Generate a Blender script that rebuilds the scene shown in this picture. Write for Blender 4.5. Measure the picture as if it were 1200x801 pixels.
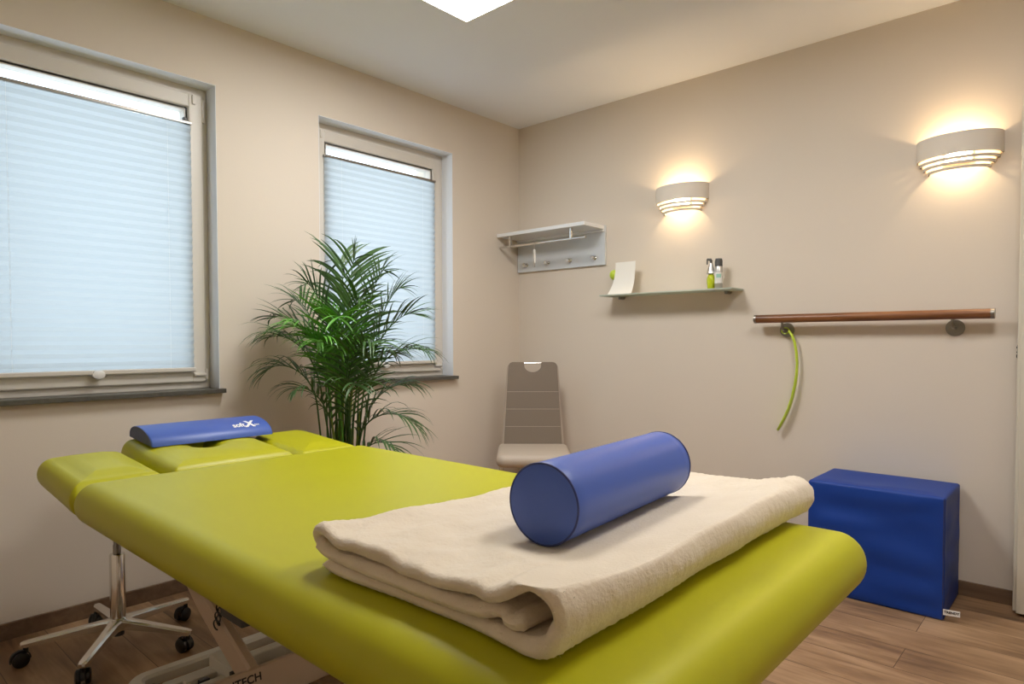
import bpy, bmesh, math, random
from mathutils import Vector, Matrix, noise

random.seed(7)
S = bpy.context.scene
for o in list(bpy.data.objects):
    bpy.data.objects.remove(o)
C = S.collection
PI = math.pi

# ------------------------------------------------------------------ camera
cam_d = bpy.data.cameras.new('camera')
cam = bpy.data.objects.new('camera', cam_d)
C.objects.link(cam)
S.camera = cam
cam_d.sensor_fit = 'HORIZONTAL'
cam_d.sensor_width = 36.0
cam_d.lens = 763.88 / 1200 * 36.0
cam_d.shift_y = 20.9 / 1200
cam_d.clip_start = 0.02
yaw, pitch, roll = 0.7350, -0.0286, -0.0017
f = Vector((-math.sin(yaw) * math.cos(pitch), math.cos(yaw) * math.cos(pitch), math.sin(pitch)))
r0 = Vector((math.cos(yaw), math.sin(yaw), 0))
u0 = r0.cross(f)
r = r0 * math.cos(roll) + u0 * math.sin(roll)
u = r.cross(f)
cam.matrix_world = Matrix(((r.x, u.x, -f.x, 2.9305), (r.y, u.y, -f.y, -3.3142), (r.z, u.z, -f.z, 1.078), (0, 0, 0, 1)))

# ------------------------------------------------------------------ world, exposure
W = bpy.data.worlds.new('daylight'); S.world = W
W.use_nodes = True
wb = W.node_tree.nodes['Background']
wb.inputs[0].default_value = (0.80, 0.90, 1.0, 1)
wb.inputs[1].default_value = 3.4
S.view_settings.view_transform = 'Standard'
S.view_settings.look = 'None'
S.view_settings.gamma = 1
S.view_settings.use_curve_mapping = False
S.view_settings.exposure = 0.0
PANEL_STRENGTH = 27.5
BULB_STRENGTH = 430.0
S.cycles.max_bounces = 10
S.cycles.diffuse_bounces = 7
S.cycles.transparent_max_bounces = 12
S.cycles.use_denoising = True
S.cycles.sample_clamp_indirect = 6
S.cycles.caustics_reflective = False
S.cycles.caustics_refractive = False

# ------------------------------------------------------------------ materials
def mat(name, col, rough=0.6, metal=0.0, bump=None, spec=0.5, var=None, emit=None, coat=0):
    m = bpy.data.materials.new(name); m.use_nodes = True
    nt = m.node_tree; b = nt.nodes['Principled BSDF']
    b.inputs['Base Color'].default_value = (*col, 1)
    b.inputs['Roughness'].default_value = rough
    b.inputs['Metallic'].default_value = metal
    b.inputs['Specular IOR Level'].default_value = spec
    if coat: b.inputs['Coat Weight'].default_value = coat
    tc = nt.nodes.new('ShaderNodeTexCoord')
    if var:   # (scale, amount)
        n = nt.nodes.new('ShaderNodeTexNoise'); n.inputs['Scale'].default_value = var[0]; n.inputs['Detail'].default_value = 4
        nt.links.new(tc.outputs['Object'], n.inputs['Vector'])
        mx = nt.nodes.new('ShaderNodeMix'); mx.data_type = 'RGBA'
        mx.inputs[6].default_value = (*[c * (1 - var[1]) for c in col], 1)
        mx.inputs[7].default_value = (*[min(1, c * (1 + var[1])) for c in col], 1)
        nt.links.new(n.outputs['Fac'], mx.inputs[0]); nt.links.new(mx.outputs[2], b.inputs['Base Color'])
    if bump:  # (scale, strength, distance)
        n = nt.nodes.new('ShaderNodeTexNoise'); n.inputs['Scale'].default_value = bump[0]; n.inputs['Detail'].default_value = 5
        nt.links.new(tc.outputs['Object'], n.inputs['Vector'])
        bp = nt.nodes.new('ShaderNodeBump'); bp.inputs['Strength'].default_value = bump[1]; bp.inputs['Distance'].default_value = bump[2]
        nt.links.new(n.outputs['Fac'], bp.inputs['Height']); nt.links.new(bp.outputs[0], b.inputs['Normal'])
    if emit:
        b.inputs['Emission Color'].default_value = (*emit[0], 1); b.inputs['Emission Strength'].default_value = emit[1]
    return m

M = {}
M['wall'] = mat('wall_paint', (0.705, 0.635, 0.550), 0.92, bump=(160, 0.10, 0.002), spec=0.2, var=(1.3, 0.02))
M['ceiling'] = mat('ceiling_paint', (0.83, 0.85, 0.895), 0.95, bump=(160, 0.08, 0.002), spec=0.2)
M['door'] = mat('door_lacquer', (0.66, 0.62, 0.52), 0.45)
M['frame'] = mat('window_plastic', (0.66, 0.62, 0.56), 0.4)
M['reveal'] = mat('reveal_daylight_tint', (0.80, 0.83, 0.88), 0.9)  # whiter than the walls; bluish daylight spill is put into this colour
M['sill'] = mat('sill_stone', (0.085, 0.08, 0.065), 0.35, var=(60, 0.4))
M['gasket'] = mat('gasket', (0.03, 0.035, 0.04), 0.6)
M['green'] = mat('lime_vinyl', (0.46, 0.45, 0.008), 0.40, spec=0.36, bump=(420, 0.12, 0.0006), var=(3, 0.03))
M['blue'] = mat('blue_vinyl', (0.055, 0.115, 0.45), 0.42, bump=(380, 0.15, 0.0006))
M['bluebox'] = mat('royal_blue_vinyl', (0.005, 0.045, 0.29), 0.5, spec=0.35, bump=(300, 0.15, 0.0006))
M['bluedark'] = mat('dark_blue_piping', (0.02, 0.035, 0.16), 0.45)
M['blueend'] = mat('grey_blue_end', (0.04, 0.06, 0.16), 0.5)
M['chrome'] = mat('chrome', (0.72, 0.70, 0.66), 0.16, metal=1.0)
M['alu'] = mat('polished_aluminium', (0.78, 0.75, 0.70), 0.24, metal=1.0)
M['steel'] = mat('brushed_steel', (0.30, 0.28, 0.25), 0.35, metal=1.0)
M['black'] = mat('black_plastic', (0.012, 0.012, 0.012), 0.35)
M['darkgrey'] = mat('dark_grey', (0.07, 0.07, 0.07), 0.5)
M['beige'] = mat('beige_lacquer', (0.60, 0.47, 0.36), 0.4)
M['light'] = mat('light_grey_lacquer', (0.66, 0.63, 0.56), 0.4)
M['whiteplastic'] = mat('white_plastic', (0.8, 0.79, 0.76), 0.4)
M['whitegloss'] = mat('white_gloss', (0.78, 0.80, 0.82), 0.15)
M['rackpanel'] = mat('rack_gloss', (0.60, 0.63, 0.66), 0.12)
M['ceramic'] = mat('sconce_plaster', (0.74, 0.68, 0.60), 0.75)
M['pot'] = mat('pot_ceramic', (0.10, 0.10, 0.11), 0.4)
M['soil'] = mat('soil', (0.05, 0.03, 0.02), 0.95, bump=(60, 1, 0.01))
M['leaf'] = mat('palm_leaf', (0.048, 0.115, 0.028), 0.42, var=(9, 0.45))
M['leafbright'] = mat('young_palm_leaf', (0.11, 0.34, 0.04), 0.42, var=(9, 0.3))
M['stem'] = mat('palm_stem', (0.17, 0.24, 0.03), 0.5, var=(14, 0.4))
M['taupe'] = mat('taupe_upholstery', (0.22, 0.175, 0.135), 0.55, bump=(300, 0.2, 0.001))
M['cream'] = mat('cream_upholstery', (0.52, 0.44, 0.36), 0.5)
M['lime'] = mat('lime_plastic', (0.50, 0.66, 0.05), 0.3)
M['lime_liquid'] = mat('lime_liquid', (0.50, 0.58, 0.02), 0.15)
M['paper'] = mat('paper', (0.88, 0.86, 0.80), 0.8)
M['white'] = mat('print_white', (0.9, 0.9, 0.9), 0.6)
M['print'] = mat('print_dark', (0.03, 0.02, 0.02), 0.6)
M['silver'] = mat('silver_can', (0.55, 0.54, 0.52), 0.3, metal=0.8)
M['mint'] = mat('mint_print', (0.35, 0.62, 0.52), 0.5)
M['panel'] = mat('lit_diffuser', (0.9, 0.9, 0.9), 0.6, emit=((1.0, 0.98, 0.955), PANEL_STRENGTH))
M['panel_fill'] = mat('fill_diffuser', (0.9, 0.9, 0.9), 0.6, emit=((1.0, 0.98, 0.955), PANEL_STRENGTH * 0.70))  # weaker glow for the added fill panel
M['bulb'] = mat('lit_bulb', (0.9, 0.9, 0.9), 0.6, emit=((1.0, 0.73, 0.43), BULB_STRENGTH))

def wood(name, base, dark, light, plank=False, rough=0.45, streak=(1.5, 26, 26)):
    m = bpy.data.materials.new(name); m.use_nodes = True
    nt = m.node_tree; N = nt.nodes; L = nt.links; b = N['Principled BSDF']
    tc = N.new('ShaderNodeTexCoord')
    vec = tc.outputs['Object']
    if plank:
        br = N.new('ShaderNodeTexBrick'); br.offset = 0.37; br.squash = 1
        br.inputs['Scale'].default_value = 1
        br.inputs['Brick Width'].default_value = 1.22; br.inputs['Row Height'].default_value = 0.18
        br.inputs['Mortar Size'].default_value = 0.0012; br.inputs['Mortar Smooth'].default_value = 0
        br.inputs['Color1'].default_value = (0, 0, 0, 1); br.inputs['Color2'].default_value = (1, 1, 1, 1)
        br.inputs['Mortar'].default_value = (0.5, 0.5, 0.5, 1)
        L.new(vec, br.inputs['Vector'])
        sc = N.new('ShaderNodeVectorMath'); sc.operation = 'MULTIPLY_ADD'
        L.new(br.outputs['Color'], sc.inputs[0]); sc.inputs[1].default_value = (7.3, 3.1, 5.7); L.new(vec, sc.inputs[2])
        vec2 = sc.outputs[0]
    else:
        vec2 = vec
    mp = N.new('ShaderNodeMapping'); mp.inputs['Scale'].default_value = streak
    L.new(vec2, mp.inputs['Vector'])
    n1 = N.new('ShaderNodeTexNoise'); n1.inputs['Scale'].default_value = 1; n1.inputs['Detail'].default_value = 8; n1.inputs['Roughness'].default_value = 0.62; n1.inputs['Distortion'].default_value = 0.6
    L.new(mp.outputs[0], n1.inputs['Vector'])
    mp2 = N.new('ShaderNodeMapping'); mp2.inputs['Scale'].default_value = tuple(s * k for s, k in zip(streak, (0.9, 0.2, 0.2)))
    L.new(vec2, mp2.inputs['Vector'])
    n2 = N.new('ShaderNodeTexNoise'); n2.inputs['Scale'].default_value = 1; n2.inputs['Detail'].default_value = 3
    L.new(mp2.outputs[0], n2.inputs['Vector'])
    ad = N.new('ShaderNodeMath'); ad.operation = 'MULTIPLY_ADD'; ad.inputs[1].default_value = 0.55
    L.new(n2.outputs['Fac'], ad.inputs[0]); 
    h = N.new('ShaderNodeMath'); h.operation = 'MULTIPLY'; h.inputs[1].default_value = 0.5; L.new(n1.outputs['Fac'], h.inputs[0]); L.new(h.outputs[0], ad.inputs[2])
    last = ad.outputs[0]
    if plank:
        a2 = N.new('ShaderNodeMath'); a2.operation = 'MULTIPLY_ADD'; a2.inputs[1].default_value = 0.10
        L.new(br.outputs['Color'], a2.inputs[0]); L.new(last, a2.inputs[2]); last = a2.outputs[0]
    cr = N.new('ShaderNodeValToRGB')
    cr.color_ramp.elements[0].position = 0.40; cr.color_ramp.elements[0].color = (*dark, 1)
    cr.color_ramp.elements[1].position = 0.70; cr.color_ramp.elements[1].color = (*light, 1)
    e = cr.color_ramp.elements.new(0.55); e.color = (*base, 1)
    L.new(last, cr.inputs[0])
    out = cr.outputs[0]
    if plank:
        mx = N.new('ShaderNodeMix'); mx.data_type = 'RGBA'
        L.new(br.outputs['Fac'], mx.inputs[0]); L.new(out, mx.inputs[6]); mx.inputs[7].default_value = (*[c * 0.8 for c in dark], 1)
        out = mx.outputs[2]
    L.new(out, b.inputs['Base Color'])
    b.inputs['Roughness'].default_value = rough
    bp = N.new('ShaderNodeBump'); bp.inputs['Strength'].default_value = 0.15; bp.inputs['Distance'].default_value = 0.002
    L.new(n1.outputs['Fac'], bp.inputs['Height']); L.new(bp.outputs[0], b.inputs['Normal'])
    return m

M['floor'] = wood('floor_planks', (0.30, 0.175, 0.090), (0.125, 0.066, 0.034), (0.48, 0.305, 0.175), plank=True, rough=0.5, streak=(2.2, 20, 20))
M['skirting'] = wood('skirting_wood', (0.17, 0.105, 0.062), (0.12, 0.07, 0.04), (0.23, 0.15, 0.09), rough=0.5)
M['railwood'] = wood('rail_wood', (0.22, 0.085, 0.03), (0.11, 0.04, 0.014), (0.34, 0.15, 0.055), rough=0.35, streak=(3, 40, 40))

def glass_mat(name, tint=(0.96, 0.98, 0.98), fac=0.08, rough=0.02):
    m = bpy.data.materials.new(name); m.use_nodes = True
    nt = m.node_tree; N = nt.nodes; L = nt.links; N.clear()
    o = N.new('ShaderNodeOutputMaterial'); t = N.new('ShaderNodeBsdfTransparent'); t.inputs[0].default_value = (*tint, 1)
    g = N.new('ShaderNodeBsdfGlossy'); g.inputs['Roughness'].default_value = rough
    mx = N.new('ShaderNodeMixShader'); mx.inputs[0].default_value = fac
    L.new(t.outputs[0], mx.inputs[1]); L.new(g.outputs[0], mx.inputs[2]); L.new(mx.outputs[0], o.inputs[0])
    return m
M['glass'] = glass_mat('window_glass')

def sheer(name, col, tcol, diff=0.45):
    m = bpy.data.materials.new(name); m.use_nodes = True
    nt = m.node_tree; N = nt.nodes; L = nt.links; N.clear()
    o = N.new('ShaderNodeOutputMaterial'); d = N.new('ShaderNodeBsdfDiffuse'); d.inputs[0].default_value = (*col, 1)
    t = N.new('ShaderNodeBsdfTranslucent'); t.inputs[0].default_value = (*tcol, 1)
    mx = N.new('ShaderNodeMixShader'); mx.inputs[0].default_value = 1 - diff
    L.new(d.outputs[0], mx.inputs[1]); L.new(t.outputs[0], mx.inputs[2]); L.new(mx.outputs[0], o.inputs[0])
    return m
M['blind'] = sheer('blind_fabric', (0.50, 0.55, 0.58), (0.50, 0.545, 0.575), 0.40)
M['frost'] = sheer('frosted_glass', (0.62, 0.66, 0.60), (0.55, 0.62, 0.55), 0.6)

def fleece():
    m = bpy.data.materials.new('cream_fleece'); m.use_nodes = True
    nt = m.node_tree; N = nt.nodes; L = nt.links; b = N['Principled BSDF']
    tc = N.new('ShaderNodeTexCoord')
    n = N.new('ShaderNodeTexNoise'); n.inputs['Scale'].default_value = 190; n.inputs['Detail'].default_value = 6; L.new(tc.outputs['Object'], n.inputs['Vector'])
    n2 = N.new('ShaderNodeTexNoise'); n2.inputs['Scale'].default_value = 14; n2.inputs['Detail'].default_value = 3; L.new(tc.outputs['Object'], n2.inputs['Vector'])
    mx = N.new('ShaderNodeMix'); mx.data_type = 'RGBA'; mx.inputs[6].default_value = (0.70, 0.595, 0.46, 1); mx.inputs[7].default_value = (0.83, 0.735, 0.60, 1)
    L.new(n2.outputs['Fac'], mx.inputs[0]); L.new(mx.outputs[2], b.inputs['Base Color'])
    b.inputs['Roughness'].default_value = 1; b.inputs['Specular IOR Level'].default_value = 0.1
    b.inputs['Sheen Weight'].default_value = 0.35; b.inputs['Sheen Roughness'].default_value = 0.5
    bp = N.new('ShaderNodeBump'); bp.inputs['Strength'].default_value = 0.5; bp.inputs['Distance'].default_value = 0.003
    L.new(n.outputs['Fac'], bp.inputs['Height']); L.new(bp.outputs[0], b.inputs['Normal'])
    return m
M['fleece'] = fleece()
M['pile'] = sheer('fleece_fibre', (0.86, 0.78, 0.66), (0.86, 0.78, 0.66), 0.5)

# ------------------------------------------------------------------ helpers
def thing(name, label, cat, loc=(0, 0, 0), rotz=0, group=None):
    o = bpy.data.objects.new(name, None); C.objects.link(o)
    o.empty_display_size = 0.05
    o.location = loc; o.rotation_euler = (0, 0, rotz)
    o['label'] = label; o['category'] = cat
    if group: o['group'] = group
    return o

def tag(o, label, cat, group=None):
    o['label'] = label; o['category'] = cat
    if group: o['group'] = group
    return o

def obj(name, bm, m, parent=None, smooth=True, angle=40, label=None, world=False):
    """bmesh -> one mesh object. Coordinates are local to the parent unless world=True."""
    bm.normal_update()
    bmesh.ops.recalc_face_normals(bm, faces=bm.faces)
    if world and parent is not None:
        mw = Matrix.Translation(parent.location) @ Matrix.Rotation(parent.rotation_euler.z, 4, 'Z')
        bm.transform(mw.inverted())
    me = bpy.data.meshes.new(name)
    bm.to_mesh(me); bm.free()
    me.materials.append(m)
    if smooth:
        me.polygons.foreach_set('use_smooth', [True] * len(me.polygons))
        try: me.set_sharp_from_angle(angle=math.radians(angle))
        except Exception: pass
    o = bpy.data.objects.new(name, me); C.objects.link(o)
    if parent is not None: o.parent = parent
    if label: o['label'] = label
    return o

def struct(o):
    o['kind'] = 'structure'; return o

def nb(): return bmesh.new()

def box(bm, x0, x1, y0, y1, z0, z1, bevel=0, seg=2, mtx=None):
    res = bmesh.ops.create_cube(bm, size=1)
    vs = res['verts']
    for v in vs:
        v.co = Vector((x0 + (v.co.x + .5) * (x1 - x0), y0 + (v.co.y + .5) * (y1 - y0), z0 + (v.co.z + .5) * (z1 - z0)))
    if mtx is not None:
        for v in vs: v.co = mtx @ v.co
    if bevel:
        es = list({e for v in vs for e in v.link_edges})
        bmesh.ops.bevel(bm, geom=es, offset=bevel, segments=seg, affect='EDGES', profile=0.5)
    return bm

def tube(bm, pts, rad, n=12, caps=True):
    pts = [Vector(p) for p in pts]
    rads = rad if isinstance(rad, (list, tuple)) else [rad] * len(pts)
    rings = []
    prev = None
    for i, p in enumerate(pts):
        t = (pts[min(i + 1, len(pts) - 1)] - pts[max(i - 1, 0)]).normalized()
        if prev is None:
            a = Vector((0, 0, 1)) if abs(t.z) < 0.9 else Vector((1, 0, 0))
            nx = t.cross(a).normalized()
        else:
            nx = (prev - t * prev.dot(t)).normalized()
        prev = nx
        ny = t.cross(nx)
        rings.append([bm.verts.new(p + (nx * math.cos(2 * PI * k / n) + ny * math.sin(2 * PI * k / n)) * rads[i]) for k in range(n)])
    for a, b in zip(rings, rings[1:]):
        for k in range(n):
            bm.faces.new((a[k], a[(k + 1) % n], b[(k + 1) % n], b[k]))
    if caps:
        bm.faces.new(rings[0][::-1]); bm.faces.new(rings[-1])
    return bm

def bar(bm, pts, w, h, up=(0, 0, 1), bevel=0.0):
    """rectangular section swept along pts"""
    pts = [Vector(p) for p in pts]; up = Vector(up)
    rings = []
    c = min(w, h) * 0.22 if not bevel else bevel
    for i, p in enumerate(pts):
        t = (pts[min(i + 1, len(pts) - 1)] - pts[max(i - 1, 0)]).normalized()
        s = t.cross(up).normalized(); q = s.cross(t)
        sh = [(-w/2 + c, -h/2), (w/2 - c, -h/2), (w/2, -h/2 + c), (w/2, h/2 - c), (w/2 - c, h/2), (-w/2 + c, h/2), (-w/2, h/2 - c), (-w/2, -h/2 + c)]
        rings.append([bm.verts.new(p + s * a + q * b) for a, b in sh])
    for a, b in zip(rings, rings[1:]):
        for k in range(8): bm.faces.new((a[k], a[(k + 1) % 8], b[(k + 1) % 8], b[k]))
    bm.faces.new(rings[0][::-1]); bm.faces.new(rings[-1])
    return bm

def lathe(bm, prof, n=32, cx=0, cy=0, ca=True, cb=True):
    rings = [[bm.verts.new((cx + rr * math.cos(2 * PI * k / n), cy + rr * math.sin(2 * PI * k / n), z)) for k in range(n)] for rr, z in prof]
    for a, b in zip(rings, rings[1:]):
        for k in range(n): bm.faces.new((a[k], a[(k + 1) % n], b[(k + 1) % n], b[k]))
    if ca: bm.faces.new(rings[0][::-1])
    if cb: bm.faces.new(rings[-1])
    return bm

def rrect(x0, x1, y0, y1, rads, n=10):
    """rounded rectangle, rads for corners (x0y0, x1y0, x1y1, x0y1), CCW"""
    if not isinstance(rads, (list, tuple)): rads = [rads] * 4
    out = []
    for (cx, cy, sx, sy, a0), rr in zip(((x0, y0, 1, 1, PI), (x1, y0, -1, 1, 1.5 * PI), (x1, y1, -1, -1, 0), (x0, y1, 1, -1, .5 * PI)), rads):
        for k in range(n + 1):
            a = a0 + .5 * PI * k / n
            out.append((cx + sx * rr + rr * math.cos(a), cy + sy * rr + rr * math.sin(a)))
    return out

def dense(pts, step=0.03):
    out = []
    for (a, b) in zip(pts, pts[1:] + pts[:1]):
        d = math.dist(a, b)
        k = max(1, int(d / step))
        if d < 1e-6: continue
        for i in range(k): out.append((a[0] + (b[0] - a[0]) * i / k, a[1] + (b[1] - a[1]) * i / k))
    return out

def inset(pts, d):
    n = len(pts); out = []
    for i in range(n):
        a, b, c = Vector(pts[i - 1]), Vector(pts[i]), Vector(pts[(i + 1) % n])
        t1 = (b - a).normalized(); t2 = (c - b).normalized()
        nrm = Vector((-(t1.y + t2.y), t1.x + t2.x))
        if nrm.length < 1e-6: nrm = Vector((-t1.y, t1.x))
        nrm.normalize()
        out.append((b.x + nrm.x * d, b.y + nrm.y * d))
    return out

def rr_inset(x0, x1, y0, y1, rads, step=.03, n=8):
    """rounded rectangle outline as a function of the inset, always the same number of points"""
    kx = max(2, int((x1 - x0) / step)); ky = max(2, int((y1 - y0) / step))
    if not isinstance(rads, (list, tuple)): rads = [rads] * 4
    def fn(d):
        rr = [max(q - d, .003 + .05 * q) for q in rads]
        X0, X1, Y0_, Y1_ = x0 + d, x1 - d, y0 + d, y1 - d
        cs = ((X0, Y0_, 1, 1, PI), (X1, Y0_, -1, 1, 1.5 * PI), (X1, Y1_, -1, -1, 0), (X0, Y1_, 1, -1, .5 * PI))
        out = []
        for i in range(4):
            cx, cy, sx, sy, a0 = cs[i]; q = rr[i]
            arc = [(cx + sx * q + q * math.cos(a0 + .5 * PI * k / n), cy + sy * q + q * math.sin(a0 + .5 * PI * k / n)) for k in range(n + 1)]
            cx2, cy2, sx2, sy2, a2 = cs[(i + 1) % 4]; q2 = rr[(i + 1) % 4]
            nx = (cx2 + sx2 * q2 + q2 * math.cos(a2), cy2 + sy2 * q2 + q2 * math.sin(a2))
            out += arc
            m = kx if i % 2 == 0 else ky
            for k in range(1, m): out.append((arc[-1][0] + (nx[0] - arc[-1][0]) * k / m, arc[-1][1] + (nx[1] - arc[-1][1]) * k / m))
        return out
    return fn

def cushion(bm, outline, z0, z1, edge_r=None, crown=0.004, deform=None, botfrac=0.5):
    """upholstered pad: bullnose edge, slightly crowned top"""
    h = z1 - z0; zm = z0 + h * botfrac
    R = edge_r or h * 0.5
    prof = []
    for k in range(9):                     # lower quarter
        a = -PI / 2 + (PI / 2) * k / 8
        prof.append((R * (1 - math.cos(a)), zm + (zm - z0) * math.sin(a)))
    for k in range(1, 13):
        a = (PI / 2) * k / 12
        prof.append((R * (1 - math.cos(a)), zm + (z1 - zm) * math.sin(a)))
    prof += [(R + 0.015, z1 + crown * .35), (R + 0.035, z1 + crown * .8), (R + 0.05, z1 + crown)]
    rings = []
    for d, z in prof:
        rings.append([bm.verts.new((x, y, z)) for x, y in outline(d)])
    n = len(rings[0])
    for a, b in zip(rings, rings[1:]):
        for k in range(n): bm.faces.new((a[k], a[(k + 1) % n], b[(k + 1) % n], b[k]))
    bm.faces.new(rings[0][::-1])
    bm.faces.new(rings[-1])
    if deform:
        for v in bm.verts: v.co = deform(v.co)
    return bm

def text_mesh(txt, size, m, mtx, parent, name='lettering', extrude=0.0004, shear=0.0, bold=0.0):
    cu = bpy.data.curves.new('txt', 'FONT'); cu.body = txt; cu.size = size; cu.extrude = extrude; cu.shear = shear; cu.offset = bold
    cu.align_x = 'CENTER'; cu.align_y = 'CENTER'
    to = bpy.data.objects.new('txt', cu); C.objects.link(to)
    bpy.context.view_layer.update()
    me = bpy.data.meshes.new_from_object(to.evaluated_get(bpy.context.evaluated_depsgraph_get()))
    bpy.data.objects.remove(to)
    me.transform(mtx); me.materials.clear(); me.materials.append(m); me.name = name
    o = bpy.data.objects.new(name, me); C.objects.link(o)
    if parent is not None: o.parent = parent
    return o

def frame_mtx(o, ex, ey):
    ex = Vector(ex).normalized(); ey = Vector(ey); ey = (ey - ex * ey.dot(ex)).normalized(); ez = ex.cross(ey)
    return Matrix(((ex.x, ey.x, ez.x, o[0]), (ex.y, ey.y, ez.y, o[1]), (ex.z, ey.z, ez.z, o[2]), (0, 0, 0, 1)))

def copy_tree(o, parent=None):
    c = o.copy(); C.objects.link(c)
    if parent is not None: c.parent = parent
    for ch in [k for k in bpy.data.objects if k.parent == o]: copy_tree(ch, c)
    return c

# ------------------------------------------------------------------ room shell
H, X1, Y0 = 2.5, 3.62, -4.2
WINS = [(-2.94, -2.027), (-1.516, -0.607)]     # y ranges
ZW0, ZW1 = 0.85, 2.212
T = 0.34
bm = nb(); box(bm, -T, X1 + 1.4, Y0 - .1, .1, -.1, 0); struct(obj('floor', bm, M['floor'], smooth=False))
bm = nb(); box(bm, -T, X1 + 1.4, Y0 - .1, .1, H, H + .1); struct(obj('ceiling', bm, M['ceiling'], smooth=False))
bm = nb()
box(bm, -T, 0, Y0, WINS[0][0], 0, H); box(bm, -T, 0, WINS[0][1], WINS[1][0], 0, H); box(bm, -T, 0, WINS[1][1], 0, 0, H)
for a, b in WINS:
    box(bm, -T, 0, a, b, 0, ZW0); box(bm, -T, 0, a, b, ZW1, H)
struct(obj('wall_left', bm, M['wall'], smooth=False))
bm = nb(); box(bm, -T, X1 + 1.4, 0, .1, 0, H); struct(obj('wall_back', bm, M['wall'], smooth=False))
bm = nb(); box(bm, -T, X1 + 1.4, Y0 - .1, Y0, 0, H); struct(obj('wall_near', bm, M['wall'], smooth=False))
bm = nb()      # right wall with the doorway, and the dim corridor behind it
box(bm, X1, X1 + .12, Y0, -1.02, 0, H); box(bm, X1, X1 + .12, -.11, 0, 0, H); box(bm, X1, X1 + .12, -1.02, -.11, 2.02, H)
box(bm, X1 + 1.3, X1 + 1.4, Y0, 0, 0, H)
struct(obj('wall_right', bm, M['wall'], smooth=False))
bm = nb(); box(bm, X1 - .012, X1 + .132, -1.02, -.96, 0, 2.02, .004); box(bm, X1 - .012, X1 + .132, -.15, -.11, 0, 2.02, .004); box(bm, X1 - .012, X1 + .132, -1.02, -.11, 1.97, 2.03, .004)
struct(obj('trim_1', bm, M['door'], smooth=False))

bm = nb(); box(bm, 0, .013, Y0, 0, 0, .061, .002); struct(obj('baseboard_left', bm, M['skirting'], smooth=False))
bm = nb(); box(bm, .013, X1, -.013, 0, 0, .061, .002); struct(obj('baseboard_back', bm, M['skirting'], smooth=False))
bm = nb(); box(bm, X1 - .013, X1, Y0, -1.03, 0, .061, .002); struct(obj('baseboard_right', bm, M['skirting'], smooth=False))

# door leaf standing open along the back wall
d = bpy.data.objects.new('door_1', None); C.objects.link(d); d.location = (3.56, -.1, 0); struct(d)
bm = nb(); box(bm, 2.700, 3.56, -.126, -.100, .012, 2.035, .0025); box(bm, 2.688, 3.56, -.100, -.082, .012, 2.025, .002)
obj('door_leaf', bm, M['door'], d, smooth=False, world=True)
bm = nb(); box(bm, 2.6865, 2.689, -.098, -.086, 1.005, 1.06, .001); obj('lock_plate', bm, M['steel'], d, smooth=False, world=True)
bm = nb(); box(bm, 2.684, 2.6875, -.095, -.089, 1.010, 1.022); box(bm, 2.684, 2.6875, -.096, -.088, 1.030, 1.034); box(bm, 2.684, 2.6875, -.096, -.088, 1.046, 1.054)
obj('latch', bm, M['black'], d, smooth=False, world=True)
for s, yy in ((-1, -.126), (1, -.082)):
    bm = nb(); tube(bm, [(2.76, yy, 1.05), (2.76, yy + s * .03, 1.05), (2.765, yy + s * .036, 1.05), (2.87, yy + s * .036, 1.05)], .009); lathe(bm, [(.001, 0), (.024, 0), (.024, .004), (.001, .004)], 24)
    for v in list(bm.verts)[-96:]: v.co = Vector((2.76 + v.co.x, yy + s * v.co.z, 1.05 + v.co.y))
    obj('door_handle', bm, M['steel'], d, world=True)

# ------------------------------------------------------------------ windows
def ring_bars(bm, xa, xb, y0, y1, z0, z1, w, wb=None, bev=.003):
    wb = wb or w
    box(bm, xa, xb, y0, y0 + w, z0, z1, bev); box(bm, xa, xb, y1 - w, y1, z0, z1, bev)
    box(bm, xa, xb, y0 + w - .004, y1 - w + .004, z1 - w, z1, bev); box(bm, xa, xb, y0 + w - .004, y1 - w + .004, z0, z0 + wb, bev)

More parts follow.
